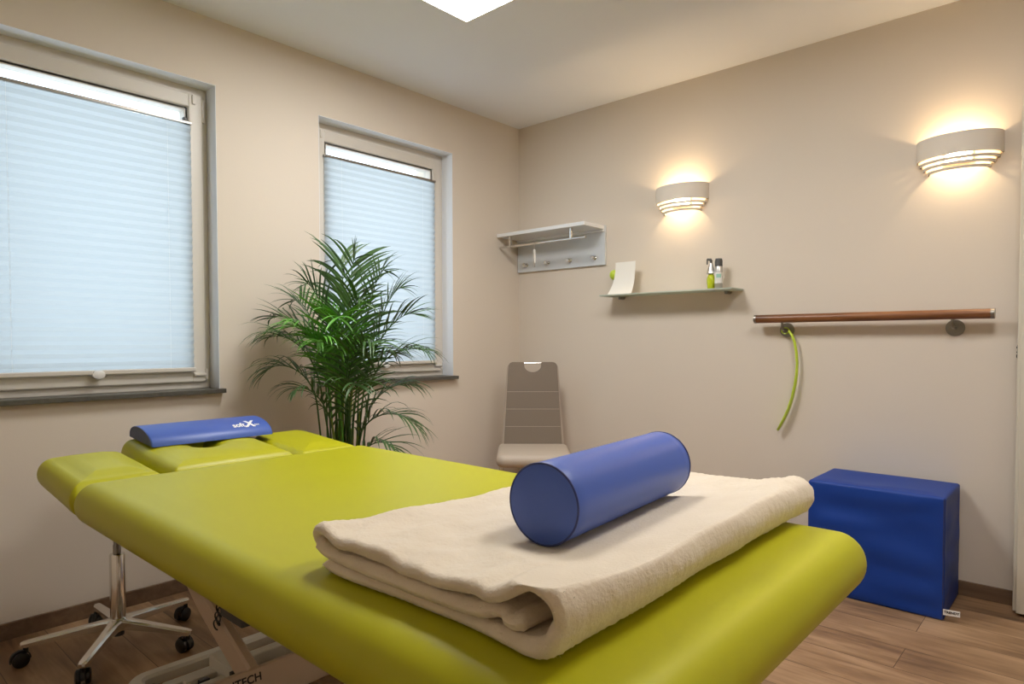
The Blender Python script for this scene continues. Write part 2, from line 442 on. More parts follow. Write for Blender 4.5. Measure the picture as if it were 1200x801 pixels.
blinds = []
for i, (a, b) in enumerate(WINS):
    w = bpy.data.objects.new('window_%d' % (i + 1), None); C.objects.link(w); w.location = (-.09, (a + b) / 2, ZW0 + .02); struct(w)
    bm = nb(); ring_bars(bm, -.165, -.095, a, b, .868, ZW1, .05, .045); obj('window_frame', bm, M['frame'], w, smooth=False, world=True)
    ys0, ys1, zs0, zs1 = a + .026, b - .026, .897, 2.176
    bm = nb(); ring_bars(bm, -.158, -.080, ys0, ys1, zs0, zs1, .060, .050, .006); ring_bars(bm, -.150, -.090, ys0 + .054, ys1 - .054, zs0 + .046, zs1 - .054, .020, .020, .004)
    sash = obj('window_sash', bm, M['frame'], w, smooth=False, world=True)
    gy0, gy1, gz0, gz1 = ys0 + .066, ys1 - .066, zs0 + .058, zs1 - .066
    bm = nb(); ring_bars(bm, -.1330, -.090, gy0 - .004, gy1 + .004, gz0 - .004, gz1 + .004, .007, .007, 0); obj('gasket', bm, M['gasket'], w, smooth=False, world=True)
    bm = nb(); box(bm, -.132, -.128, gy0, gy1, gz0, gz1); obj('pane', bm, M['glass'], w, smooth=False, world=True)
    bm = nb(); box(bm, -.155, .0005, a, b, ZW0 + .0005, .8685); box(bm, .0, .036, a - .024, b + .014, ZW0, .869, .0015); obj('window_sill', bm, M['sill'], w, smooth=False, world=True)
    bm = nb(); box(bm, -.36, -.165, a - .02, b + .02, .86, .868); obj('outer_sill', bm, M['light'], w, smooth=False, world=True)
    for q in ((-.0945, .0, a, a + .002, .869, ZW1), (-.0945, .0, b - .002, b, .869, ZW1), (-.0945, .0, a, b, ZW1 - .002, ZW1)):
        bm = nb(); box(bm, *q); obj('window_reveal', bm, M['reveal'], w, smooth=False, world=True)  # thin lining that carries the painted daylight tint
    # hinge covers
    yh = b if i == 0 else a
    s = 1 if i == 0 else -1
    bm = nb(); box(bm, -.080, -.072, ys1 - .045 if i == 0 else ys0 + .030, ys1 - .030 if i == 0 else ys0 + .045, 2.13, 2.172, .003); obj('hinge', bm, M['frame'], w, smooth=False, world=True)
    yc = ys1 + .004 if i == 0 else ys0 - .004
    bm = nb(); tube(bm, [(-.086, yc, 2.06), (-.086, yc, 2.16)], .008, 10); obj('hinge', bm, M['frame'], w, world=True)
    bm = nb(); tube(bm, [(-.084, ys1 + .002, .91), (-.084, ys1 + .002, .955)], .009, 10); box(bm, -.080, -.070, ys1 - .055, ys1 - .002, .925, .938, .003); obj('hinge', bm, M['frame'], w, world=True)
    # ---- pleated blind hung on the sash
    by0, by1 = ys0 + .048, ys1 - .056
    bt, bb = 2.040, .950
    lab = ('white pleated blind on the window nearer the camera, at the left edge' if i == 0 else 'white pleated blind on the narrower-looking window behind the potted palm')
    B = thing('pleated_blind', lab, 'blind', (-.07, (by0 + by1) / 2, bb), 0, None)
    bm = nb(); n = 62
    ny = 12
    rows = []
    for k in range(n + 1):
        z = bb + .012 + (bt - bb - .02) * k / n
        row = []
        for q in range(ny + 1):
            y = by0 + (by1 - by0) * q / ny
            dx = (.0032 if k % 2 else -.0032) + .0012 * noise.noise((y * 3, z * 9, i))
            row.append(bm.verts.new((-.070 + dx, y, z + .0012 * noise.noise((y * 4, z * 30, i + 5)))))
        rows.append(row)
    for ra, rb in zip(rows, rows[1:]):
        for q in range(ny): bm.faces.new((ra[q], ra[q + 1], rb[q + 1], rb[q]))
    obj('fabric', bm, M['blind'], B, smooth=False, world=True)
    bm = nb(); box(bm, -.079, -.060, by0 - .003, by1 + .003, bt - .007, bt + .005, .002); obj('top_rail', bm, M['steel'], B, smooth=False, world=True)
    bm = nb(); box(bm, -.080, -.058, by0 - .003, by1 + .006, bb - .004, bb + .014, .003); obj('bottom_rail', bm, M['frame'], B, smooth=False, world=True)
    yc = (by0 + by1) / 2
    bm = nb(); lathe(bm, [(.001, 0), (.022, 0), (.024, .004), (.022, .010), (.012, .013), (.001, .013)], 20)
    for v in bm.verts: v.co = Vector((-.058 + v.co.z, yc + v.co.x, bb - .004 + v.co.y * .75))
    obj('pull_grip', bm, M['whiteplastic'], B, world=True)
    for yy in (by0 + .10, by1 - .10):
        bm = nb(); tube(bm, [(-.0615, yy, bb), (-.0615, yy, bt + .01)], .0004, 6); obj('cord', bm, M['whiteplastic'], B, world=True)
    if i == 0:
        bm = nb(); box(bm, -.088, -.070, by1 - .03, by1 - .010, bt + .004, bt + .022, .002); obj('cord_clamp', bm, M['darkgrey'], B, smooth=False, world=True)

# ------------------------------------------------------------------ ceiling light
def make_panel(label, loc, pm):
    t = thing('ceiling_light', label, 'light', loc)
    bm = nb()
    box(bm, -.31, .31, -.31, -.298, -.028, 0, .002); box(bm, -.31, .31, .298, .31, -.028, 0, .002); box(bm, -.31, -.298, -.298, .298, -.028, 0, .002); box(bm, .298, .31, -.298, .298, -.028, 0, .002)
    box(bm, -.298, .298, -.298, .298, -.006, 0)
    obj('housing', bm, M['whiteplastic'], t, smooth=False)
    bm = nb(); box(bm, -.297, .297, -.297, .297, -.0255, -.0225); obj('diffuser', bm, pm, t, smooth=False)
make_panel('square flat white light panel glowing on the ceiling at the top of the photo', (1.145, -1.6, H), M['panel'])
make_panel('added square fill light panel, out of view on the ceiling above the couch foot', (2.75, -1.6, H), M['panel_fill'])  # added fill, no known lamp here; brightens back wall and couch foot

# ------------------------------------------------------------------ wall sconces
def half_shell(bm, a, b, z0, z1, th, a2=None, b2=None, n=36):
    """half-elliptic wall, outward -y; a2,b2 size at the bottom"""
    a2 = a2 or a; b2 = b2 or b
    rows = []
    for (z, aa, bb_) in ((z0, a2, b2), (z1, a, b)):
        o_ = [Vector((aa * math.cos(PI + PI * k / n), bb_ * math.sin(PI + PI * k / n), z)) for k in range(n + 1)]
        i_ = [Vector(((aa - th) * math.cos(PI + PI * k / n), (bb_ - th) * math.sin(PI + PI * k / n), z)) for k in range(n + 1)]
        rows.append(([bm.verts.new(p) for p in o_], [bm.verts.new(p) for p in i_]))
    (ob, ib), (ot, it) = rows
    for k in range(n):
        bm.faces.new((ob[k], ob[k + 1], ot[k + 1], ot[k])); bm.faces.new((ib[k + 1], ib[k], it[k], it[k + 1]))
        bm.faces.new((ot[k], ot[k + 1], it[k + 1], it[k])); bm.faces.new((ob[k + 1], ob[k], ib[k], ib[k + 1]))
    for k in (0, n):
        bm.faces.new((ob[k], ot[k], it[k], ib[k]))

def make_sconce(label, loc):
    t = thing('wall_sconce', label, 'wall lamp', loc, 0, 'half-round wall lamps')
    bm = nb(); half_shell(bm, .153, .115, .0, .085, .007); bmesh.ops.remove_doubles(bm, verts=bm.verts, dist=1e-5)
    obj('shade', bm, M['ceramic'], t)
    for k, (a, b_, z) in enumerate(((.143, .105, -.020), (.129, .093, -.038), (.113, .080, -.056))):
        bm = nb(); half_shell(bm, a, b_, z, z + .010, .006, a - .004, b_ - .004)
        for sx in (-1, 1): box(bm, sx * (a - .006) - .004, sx * (a - .006) + .004, -.016, -.001, z, z + .022)
        obj('louvre_ring', bm, M['ceramic'], t)
    bm = nb(); box(bm, -.05, .05, -.012, 0, -.02, .04, .003); box(bm, -.008, .008, -.04, -.012, .000, .008); obj('backplate', bm, M['whiteplastic'], t, smooth=False)
    bm = nb(); tube(bm, [(-.030, -.045, .022), (-.026, -.045, .022), (.026, -.045, .022), (.030, -.045, .022)], [.004, .009, .009, .004], 8); obj('bulb', bm, M['bulb'], t)
    return t
make_sconce('lit half-round plaster wall lamp above the frosted glass shelf', (1.205, 0, 1.838))
make_sconce('lit half-round plaster wall lamp beside the open door, above the handrail', (2.472, 0, 1.842))

# ------------------------------------------------------------------ coat rack
t = thing('coat_rack', 'white gloss wall coat rack with hat shelf, chrome rail and knobs, in the corner', 'coat rack', (.352, 0, 1.54))
bm = nb(); box(bm, .004, .706, -.018, 0, 1.537, 1.775, .002); obj('back_panel', bm, M['rackpanel'], t, smooth=False, world=True)
bm = nb(); box(bm, .004, .700, -.222, -.0, 1.750, 1.772, .002); box(bm, .004, .700, -.030, -.018, 1.735, 1.750, .001); obj('hat_shelf', bm, M['whitegloss'], t, smooth=False, world=True)
bm = nb(); tube(bm, [(.010, -.195, 1.686), (.690, -.195, 1.686)], .0075, 14); obj('rail', bm, M['chrome'], t, world=True)
for xx in (.10, .585):
    bm = nb(); box(bm, xx - .007, xx + .007, -.204, -.186, 1.680, 1.750, .002); obj('rail_bracket', bm, M['chrome'], t, smooth=False, world=True)
for xx in (.085, .268, .446, .632):
    bm = nb(); lathe(bm, [(.001, 0), (.012, 0), (.012, .003), (.006, .006), (.005, .018), (.010, .022), (.0125, .028), (.010, .034), (.001, .036)], 18)
    for v in bm.verts: v.co = Vector((xx + v.co.x, -.018 - v.co.z, 1.583 + v.co.y))
    obj('knob', bm, M['chrome'], t, world=True)
# white coat hanger on the rail, edge-on
t = thing('coat_hanger', 'white clothes hanger hooked over the coat rack rail', 'hanger', (.30, -.195, 1.694))
bm = nb()
pts = []
for k in range(13):
    a = math.radians(-40 + 220 * k / 12); pts.append((0, -.015 * math.cos(a) * 1, -.012 + .0145 * math.sin(a)))
pts = [(p[0], p[1], p[2] + .0) for p in pts] + [(0, .012, -.03), (0, .0, -.045), (0, 0, -.06)]
tube(bm, pts, .0018, 8); obj('hook', bm, M['chrome'], t)
bm = nb()
hp = [(-.006, -.175, -.150), (-.004, -.140, -.128), (0, -.07, -.085), (0, 0, -.052), (0, .05, -.080), (.004, .100, -.112), (.006, .130, -.138)]
tube(bm, hp, [.003, .006, .0065, .009, .0065, .006, .003], 10)
obj('shoulder_bar', bm, M['whiteplastic'], t)
t.rotation_euler = (0, 0, math.radians(43))

# ------------------------------------------------------------------ glass shelf and items
t = thing('floating_shelf', 'narrow frosted glass shelf on two steel clamps on the back wall', 'shelf', (1.17, 0, 1.345))
bm = nb(); box(bm, .755, 1.553, -.150, -.006, 1.338, 1.346, .001); obj('shelf_board', bm, M['frost'], t, smooth=False, world=True)
for xx in (.825, 1.475):
    bm = nb(); tube(bm, [(xx, 0, 1.337), (xx, -.030, 1.337)], .015, 18); box(bm, xx - .007, xx + .007, -.045, -.02, 1.322, 1.338, .002); obj('shelf_clamp', bm, M['steel'], t, world=True)
# folded leaflet / card
t = thing('paper_card', 'blank white paper card standing upright, bent at its foot, on the glass shelf', 'paper', (.875, -.08, 1.346))
bm = nb(); n = 18; A = []; Bv = []
for k in range(n + 1):
    s = k / n; z = 1.3475 + .186 * s
    off = .040 * (1 - s) ** 3.2
    xl = .822 - .034 * (1 - s) ** 2.2; xr = .955 - .006 * (1 - s)
    y = -.080 - off * .9
    for L_, x in ((A, xl), (Bv, xr)): L_.append((x, y, z))
vs = [[bm.verts.new(Vector(p) + Vector((0, o_, 0))) for p in L_] for L_ in (A, Bv) for o_ in (0, .0012)]
for k in range(n):
    a0, a1, b0, b1 = vs
    bm.faces.new((a0[k], b0[k], b0[k + 1], a0[k + 1])); bm.faces.new((b1[k], a1[k], a1[k + 1], b1[k + 1]))
    bm.faces.new((a1[k], a0[k], a0[k + 1], a1[k + 1])); bm.faces.new((b0[k], b1[k], b1[k + 1], b0[k + 1]))
bm.faces.new((vs[0][0], vs[1][0], vs[3][0], vs[2][0])); bm.faces.new((vs[0][n], vs[2][n], vs[3][n], vs[1][n]))
obj('card', bm, M['paper'], t, world=True)
# small lime ball-like thing behind the card
t = thing('massage_ball', 'small lime green round item half hidden behind the white paper card', 'ball', (.795, -.052, 1.346))
bm = nb(); bmesh.ops.create_uvsphere(bm, u_segments=20, v_segments=12, radius=.030)
for v in bm.verts:
    v.co.z += .120; v.co.x *= .9
obj('ball', bm, M['lime'], t)
bm = nb(); lathe(bm, [(.026, 0), (.026, .006), (.008, .012), (.006, .092), (.010, .096)], 18); obj('stand', bm, M['whiteplastic'], t)
# spray bottle
t = thing('spray_bottle', 'small spray bottle with lime yellow liquid and silver head, left of the can', 'bottle', (1.408, -.075, 1.346))
bm = nb(); lathe(bm, [(.001, 0), (.014, 0), (.017, .004), (.021, .035), (.021, .055), (.016, .072), (.011, .080)], 24); obj('bottle_body', bm, M['lime_liquid'], t)
bm = nb(); lathe(bm, [(.012, .080), (.0235, .084), (.020, .100), (.014, .118), (.010, .136), (.004, .140)], 24); obj('silver_cap', bm, M['silver'], t, label='silver shoulder and cap')
bm = nb(); tube(bm, [(.0, 0, .138), (0, 0, .150), (-.004, 0, .156), (-.022, 0, .160)], [.006, .007, .008, .005], 12); box(bm, -.018, -.013, -.004, .004, .128, .156, .001, 2, Matrix.Translation((-.006, 0, .004))); obj('spray_head', bm, M['darkgrey'], t, label='dark nozzle')
# aerosol can
t = thing('aerosol_can', 'silver grey aerosol can with dark cap standing on the glass shelf', 'can', (1.450, -.075, 1.346))
bm = nb(); lathe(bm, [(.001, 0), (.0185, 0), (.0205, .003), (.0205, .112), (.018, .118)], 28); obj('can_body', bm, M['silver'], t)
bm = nb(); lathe(bm, [(.0208, .030), (.0208, .086)], 28, ca=False, cb=False); obj('printed_label', bm, M['whiteplastic'], t, label='white wrap-around label')
bm = nb(); half = [(.0212, .058), (.0212, .078)]
n = 8
for k in range(n):
    a0 = math.radians(-100 + 70 * k / n); a1 = math.radians(-100 + 70 * (k + 1) / n)
    bm.faces.new([bm.verts.new((.0212 * math.cos(a), .0212 * math.sin(a), z)) for a, z in ((a0, .058), (a1, .058), (a1, .078), (a0, .078))])
obj('print_patch', bm, M['mint'], t, label='mint green printed patch')
bm = nb(); lathe(bm, [(.0195, .118), (.0195, .146), (.016, .158), (.001, .160)], 28); obj('cap', bm, M['darkgrey'], t, label='dark grey cap')

# ------------------------------------------------------------------ handrail
t = thing('handrail', 'round brown wooden handrail on steel brackets across the back wall', 'handrail', (2.13, 0, 1.186))
bm = nb(); tube(bm, [(1.650, -.072, 1.186), (2.600, -.072, 1.186)], .0205, 28); obj('wooden_bar', bm, M['railwood'], t, world=True, angle=50)
for x0, x1 in ((1.640, 1.651), (2.599, 2.612)):
    bm = nb(); tube(bm, [(x0, -.072, 1.186), (x1, -.072, 1.186)], .0213, 28); obj('end_cap', bm, M['steel'], t, world=True, angle=50)
for xx in (1.775, 2.470):
    bm = nb()
    tube(bm, [(xx, 0, 1.131), (xx, -.005, 1.131)], .035, 32); tube(bm, [(xx, -.004, 1.131), (xx, -.050, 1.131), (xx, -.066, 1.136), (xx, -.072, 1.148), (xx, -.072, 1.168)], .0065, 12)
    obj('wall_bracket', bm, M['steel'], t, world=True)

# lime shoehorn hanging from the left bracket
t = thing('shoehorn', 'long curved lime green shoehorn hanging from the left handrail bracket', 'shoehorn', (1.79, -.03, 1.14))
bm = nb()
path = [(1.7945, 1.128), (1.803, 1.118), (1.812, 1.105), (1.825, 1.070), (1.834, 1.02), (1.838, .97), (1.836, .915), (1.829, .86), (1.817, .80), (1.800, .742), (1.778, .690), (1.752, .640), (1.744, .632)]
wd = [.016, .018, .018, .018, .019, .021, .024, .028, .032, .035, .036, .026, .010]
N_ = len(path); secs = []
for k, (x, z) in enumerate(path):
    xa, za = path[max(k - 1, 0)]; xb, zb = path[min(k + 1, N_ - 1)]
    tx, tz = xb - xa, zb - za; l = math.hypot(tx, tz); nx, nz = -tz / l, tx / l
    ring_ = []
    w_ = wd[k]
    for j in range(9):
        s = -1 + 2 * j / 8; cup = .0045 * (s * s)
        ring_.append(Vector((x + nx * (.0025 - cup), -.032 + s * w_ * .5, z + nz * (.0025 - cup))))
    for j in range(9):
        s = 1 - 2 * j / 8; cup = .0045 * (s * s)
        ring_.append(Vector((x + nx * (-.0025 - cup), -.032 + s * w_ * .5, z + nz * (-.0025 - cup))))
    secs.append([bm.verts.new(p) for p in ring_])
for a, b in zip(secs, secs[1:]):
    for k in range(18): bm.faces.new((a[k], a[(k + 1) % 18], b[(k + 1) % 18], b[k]))
bm.faces.new(secs[0][::-1]); bm.faces.new(secs[-1])
obj('blade', bm, M['lime'], t, world=True, angle=60)
bm = nb(); tube(bm, [(1.775 + .017 * math.cos(a), -.030, 1.1275 + .0150 * math.sin(a)) for a in [2 * PI * k / 20 for k in range(21)]], .0030, 8, caps=False); obj('hanging_loop', bm, M['lime'], t, world=True)

# ------------------------------------------------------------------ blue foam cube
def soft_box(bm, x0, x1, y0, y1, z0, z1, rad, n, amp, fr, seed):
    bmesh.ops.create_cube(bm, size=1)
    for v in bm.verts: v.co = Vector((x0 + (v.co.x + .5) * (x1 - x0), y0 + (v.co.y + .5) * (y1 - y0), z0 + (v.co.z + .5) * (z1 - z0)))
    bmesh.ops.bevel(bm, geom=list(bm.edges), offset=rad, segments=3, affect='EDGES', profile=.5)
    bmesh.ops.subdivide_edges(bm, edges=[e for e in bm.edges if e.calc_length() > .1], cuts=n, use_grid_fill=True)
    bm.normal_update()
    c = Vector(((x0 + x1) / 2, (y0 + y1) / 2, (z0 + z1) / 2))
    for v in bm.verts:
        p = v.co
        e = min(min(p.x - x0, x1 - p.x) if abs(v.normal.x) < .5 else 9, min(p.y - y0, y1 - p.y) if abs(v.normal.y) < .5 else 9, min(p.z - z0, z1 - p.z) if abs(v.normal.z) < .5 else 9)
        k = max(0, min(1, e / .06))
        d_ = amp * noise.noise(Vector((p.x * fr[0], p.y * fr[1], p.z * fr[2])) + Vector((seed, 0, 0)))
        if p.z > z0 + .01: v.co += v.normal * (d_ * k)
t = thing('foam_cube', 'big royal blue vinyl foam positioning block on the floor against the back wall', 'foam block', (2.25, -.19, 0))
bm = nb(); soft_box(bm, 1.998, 2.500, -.370, -.018, 0.0, .476, .010, 30, .014, (3.5, 3.5, 13), 3.3)
obj('block', bm, M['bluebox'], t, world=True, angle=80)
bm = nb()
for pts in ([(2.006, -.364, .470), (2.494, -.364, .470)], [(2.494, -.366, .006), (2.494, -.366, .470)], [(2.494, -.366, .470), (2.494, -.026, .470)], [(2.004, -.364, .006), (2.494, -.366, .006)]):
    tube(bm, pts, .0035, 8)
obj('piping', bm, M['bluedark'], t, world=True)
bm = nb(); mt = Matrix.Translation((2.4985, -.373, .027)) @ Matrix.Rotation(math.radians(12), 4, 'Z')
box(bm, 0, .054, -.0008, .0008, 0, .022, 0, 2, mt); tg = obj('fabric_tag', bm, M['white'], t, smooth=False, world=True, label='small white sewn-in tag')
ltr = text_mesh('TRENDY', .0125, M['print'], Matrix.Translation((-2.25, .19, 0)) @ mt @ frame_mtx((.027, -.0016, .012), (1, 0, 0), (0, 0, 1)), tg, extrude=.0003, bold=.0004)

# ------------------------------------------------------------------ chair in the corner
t = thing('dining_chair', 'taupe and cream high-back chair with a cut-out handle in the room corner', 'chair', (.50, -.44, 0), math.radians(41.5))
# local: x right (seen from the camera), -y front
def yb(z): return .20 + (z - .45) * .10       # rake of the backrest
def backplane(bm, x0b, x0t, z0, z1, th, y_off=0, hole=False, cr=.03):
    n = 14; pts = []
    out = []
    # outline CCW in (x,z)
    out += [(-x0b, z0), (x0b, z0)]
    for k in range(7):
        a = .5 * PI * k / 6; out.append((x0t - cr + cr * math.cos(a), z1 - cr + cr * math.sin(a)))
    if hole:
        # handle cut open near the top: thin slot bridged by a steel bar, semicircular below
        out += [(.052, z1), (.052, z1 - .018)]
        for k in range(1, 12):
            a = -PI * k / 12; out.append((.052 * math.cos(a), z1 - .020 + .042 * math.sin(a)))
        out += [(-.052, z1 - .018), (-.052, z1)]
    for k in range(7):
        a = .5 * PI + .5 * PI * k / 6; out.append((-x0t + cr + cr * math.cos(a), z1 - cr + cr * math.sin(a)))
    fr = [bm.verts.new((x, yb(z) - th / 2 + y_off, z)) for x, z in out]; bk = [bm.verts.new((x, yb(z) + th / 2 + y_off, z)) for x, z in out]
    bm.faces.new(fr); bm.faces.new(bk[::-1]); m_ = len(out)
    for k in range(m_): bm.faces.new((fr[k], bk[k], bk[(k + 1) % m_], fr[(k + 1) % m_]))
bm = nb(); backplane(bm, .176, .150, .455, .950, .022, -.012, True); bmesh.ops.bevel(bm, geom=[e for e in bm.edges if len(e.link_faces) == 2 and e.calc_face_angle(0) > 1.0], offset=.003, segments=2, affect='EDGES')
back = obj('backrest', bm, M['taupe'], t, angle=50)
bm = nb()
for z in (.560, .665, .770):
    w_ = .176 - (z - .455) / .495 * .026 - .003
    tube(bm, [(-w_, yb(z) - .0230, z), (w_, yb(z) - .0230, z)], .0012, 6)
obj('seam', bm, M['darkgrey'] if False else M['cream'], back)
bm = nb(); backplane(bm, .190, .158, .445, .940, .014, .010, True); obj('back_shell', bm, M['cream'], t, angle=50, label='cream rear shell of the backrest')
bm = nb(); box(bm, -.060, .060, yb(.945) - .020, yb(.945) - .004, .938, .947, .003); obj('grip_bar', bm, M['chrome'], t, smooth=False, label='chrome grip above the cut-out')
bm = nb(); ol = rr_inset(-.212, .212, -.235, .215, (.05, .05, .03, .03))
cushion(bm, ol, .385, .455, .030, .006); obj('seat', bm, M['cream'], t, angle=60, label='cream padded seat')
for sx in (-1, 1):
    for sy in (-1, 1):
        bm = nb(); tube(bm, [(sx * .185, sy * .19 - .01, .39), (sx * .20, sy * .205 - .01, 0)], .011, 14); obj('leg', bm, M['chrome'], t)

# ------------------------------------------------------------------ treatment couch
YN, YF = -2.822, -1.880
t = thing('treatment_couch', 'large lime green upholstered treatment couch on a beige lifting frame', 'treatment table', (1.75, -2.35, 0))
bm = nb(); ol = rr_inset(.885, 2.602, YN, YF, (.045, .055, .055, .045), .06)
cushion(bm, ol, .583, .700, .056, .003); obj('main_cushion', bm, M['green'], t, world=True, angle=70)
def arm_def(p):
    k = (.878 - p.x) / .40
    top = (p.z - .595) / .105
    return Vector((p.x, p.y, p.z + k * (.026 + .008 * (1 - top)) ))
for y0, y1 in ((YN + .004, -2.566), (-2.136, YF - .004)):
    bm = nb(); ol = rr_inset(.470, .878, y0, y1, (.055, .02, .02, .055))
    cushion(bm, ol, .592, .692, .042, .014, arm_def); obj('armrest_cushion', bm, M['green'], t, world=True, angle=70)
# head rest with a breathing slot open to the head end
def head_def(p):
    k = .876 - p.x
    return Vector((p.x, p.y, p.z - .003 + k * .078))
yc = -2.350
def head_outline(d):
    X0, X1, Ya, Yb, sl, se = .385 + d, .876 - d, -2.556 + d, -2.146 - d, .026 + d, .640 + d
    def arc(cx, cy, q, a0, a1, n=8): return [(cx + q * math.cos(a0 + (a1 - a0) * k / n), cy + q * math.sin(a0 + (a1 - a0) * k / n)) for k in range(n + 1)]
    def ln(p, q, n): return [(p[0] + (q[0] - p[0]) * k / n, p[1] + (q[1] - p[1]) * k / n) for k in range(1, n)]
    q = max(.040 - d, .004); q1 = max(.020 - d, .003)
    segs = [arc(X0 + q, Ya + q, q, PI, 1.5 * PI), arc(X1 - q1, Ya + q1, q1, 1.5 * PI, 2 * PI), arc(X1 - q1, Yb - q1, q1, 0, .5 * PI), arc(X0 + q, Yb - q, q, .5 * PI, PI),
            arc(X0 + q, yc + sl + q, q, PI, 1.5 * PI), arc(se - sl, yc, sl, .5 * PI, -.5 * PI, 16), arc(X0 + q, yc - sl - q, q, .5 * PI, PI)]
    out = []
    for i, sg in enumerate(segs):
        out += sg; out += ln(sg[-1], segs[(i + 1) % len(segs)][0], (14, 10, 14, 4, 10, 10, 4)[i])
    return out
def head_cushion(bm, outline):
    prof = []
    z0, z1, R = .600, .704, .036
    zm = (z0 + z1) / 2
    for k in range(9):
        a = -PI / 2 + PI / 2 * k / 8; prof.append((R * (1 - math.cos(a)), zm + (zm - z0) * math.sin(a)))
    for k in range(1, 11):
        a = PI / 2 * k / 10; prof.append((R * (1 - math.cos(a)), zm + (z1 - zm) * math.sin(a)))
    prof += [(R + .012, z1 + .003), (R + .024, z1 + .005)]
    rings = [[bm.verts.new((x, y, z)) for x, y in outline(d)] for d, z in prof]
    n = len(rings[0])
    for a, b in zip(rings, rings[1:]):
        for k in range(n): bm.faces.new((a[k], a[(k + 1) % n], b[(k + 1) % n], b[k]))
    bm.faces.new(rings[0][::-1]); bm.faces.new(rings[-1])
    box(bm, .41, .52, yc - .045, yc + .045, .615, .700)
    for v in bm.verts: v.co = head_def(v.co)
bm = nb(); head_cushion(bm, head_outline); obj('head_cushion', bm, M['green'], t, world=True, angle=70)
# frame under the cushions
bm = nb(); box(bm, .96, 2.50, -2.66, -2.60, .545, .583, .004); box(bm, .96, 2.50, -2.10, -2.04, .545, .583, .004); box(bm, .96, 1.0, -2.66, -2.04, .545, .583, .004); box(bm, 2.46, 2.50, -2.66, -2.04, .545, .583, .004)
obj('top_frame', bm, M['beige'], t, smooth=False, world=True)
for xa, ya, yb_ in ((.62, -2.40, -2.36), (.62, -2.34, -2.30), (.55, -2.70, -2.67), (.55, -2.03, -2.00)):
    bm = nb(); box(bm, xa, .98, ya, yb_, .564, .586, .003); obj('head_bracket', bm, M['darkgrey'], t, smooth=False, world=True)
# scissor arms
for yy in (-2.525, -2.175):
    bm = nb(); bar(bm, [(.905, yy, .400), (1.025, yy, .325), (1.295, yy, .200)], .030, .075, up=(0, 0, 1)); arm = obj('scissor_arm', bm, M['beige'], t, smooth=False, world=True)
bm = nb(); box(bm, 1.175, 1.300, -2.552, -2.502, .338, .385, .004); box(bm, 1.19, 1.225, -2.505, -2.18, .358, .385, .004); obj('pivot_block', bm, M['darkgrey'], t, smooth=False, world=True)
bm = nb()
for yy in (-2.49, -2.21): bar(bm, [(1.05, yy, .37), (1.9, yy, .54)], .028, .055)
obj('lifting_arm', bm, M['beige'], t, smooth=False, world=True)
bm = nb(); pts = []
for k in range(60):
    a = k * .62; q = k / 59
    pts.append((1.172 - .045 * q * .6 + .014 * math.cos(a), -2.548 + .003 * math.sin(a * .5), .372 - .072 * q + .010 * math.sin(a)))
tube(bm, pts, .0022, 6); obj('emblem_squiggle', bm, M['black'], t, world=True)  # black squiggle standing for the emblem on the lifting frame
# cross plate with maker's lettering
mt = frame_mtx((1.305, -2.36, .178), (0, 1, 0), (-.25, 0, .97))
bm = nb(); box(bm, -.305, .262, -.046, .046, -.012, .012, .003, 2, mt); pl = obj('cross_plate', bm, M['beige'], t, smooth=False, world=True)
lm = Matrix.Translation((-1.75, 2.35, 0)) @ mt @ Matrix.Translation((-.212, .022, .0125))
text_mesh('MEDITECH', .028, M['print'], lm, pl, extrude=.0003, bold=.0006)
# floor frame
def rr_path(x0, x1, y0, y1, rad, z):
    return [(x, y, z) for x, y in rrect(x0, x1, y0, y1, rad, 6)]
def closed_bar(bm, pts, w, h):
    P = [Vector(p) for p in pts]; n = len(P); rings = []
    for i in range(n):
        tt = (P[(i + 1) % n] - P[i - 1]).normalized(); s = tt.cross(Vector((0, 0, 1))).normalized()
        c = .25 * h
        sh = [(-w/2, -h/2), (w/2, -h/2), (w/2, h/2 - c), (w/2 - c, h/2), (-w/2 + c, h/2), (-w/2, h/2 - c)]
        rings.append([bm.verts.new(P[i] + s * a + Vector((0, 0, b))) for a, b in sh])
    for i in range(n):
        a, b = rings[i], rings[(i + 1) % n]
        for k in range(6): bm.faces.new((a[k], a[(k + 1) % 6], b[(k + 1) % 6], b[k]))
bm = nb(); closed_bar(bm, rr_path(.755, 2.45, -2.640, -2.060, .045, .035), .045, .034)
obj('floor_frame', bm, M['light'], t, smooth=False, world=True)
bm = nb(); box(bm, .885, .925, -2.60, -2.10, .018, .070, .004); box(bm, .985, 1.03, -2.60, -2.10, .018, .060, .004); box(bm, .90, 2.40, -2.60, -2.565, .018, .060, .004); box(bm, .90, 2.40, -2.135, -2.10, .018, .060, .004)
obj('inner_frame', bm, M['light'], t, smooth=False, world=True)
bm = nb(); box(bm, .90, 1.05, -2.47, -2.43, .055, .115, .006); box(bm, 1.0, 1.045, -2.56, -2.47, .06, .085, .004); box(bm, .93, .96, -2.56, -2.46, .064, .080, .003)
obj('lever_mount', bm, M['light'], t, smooth=False, world=True)
for q in ((.965, .985, -2.53, -2.50, .062, .080, .003), (1.04, 1.062, -2.47, -2.435, .075, .110, .004)):
    bm = nb(); box(bm, *q); obj('pedal_pivot', bm, M['black'], t, smooth=False, world=True)
bm = nb(); box(bm, 1.40, 1.62, -2.47, -2.25, .02, .14, .008); tube(bm, [(1.45, -2.30, .09), (1.45, -2.10, .09)], .035, 18); tube(bm, [(1.30, -2.28, .16), (1.42, -2.20, .12)], .03, 16); obj('motor_housing', bm, M['whiteplastic'], t, world=True)
bm = nb(); pts = []
for k in range(140):
    a = k * .55; pts.append((1.385 + .011 * math.cos(a), -2.385 + .011 * math.sin(a), .035 + k * .0008))
tube(bm, pts, .0028, 6); obj('coiled_cable', bm, M['black'], t, world=True)
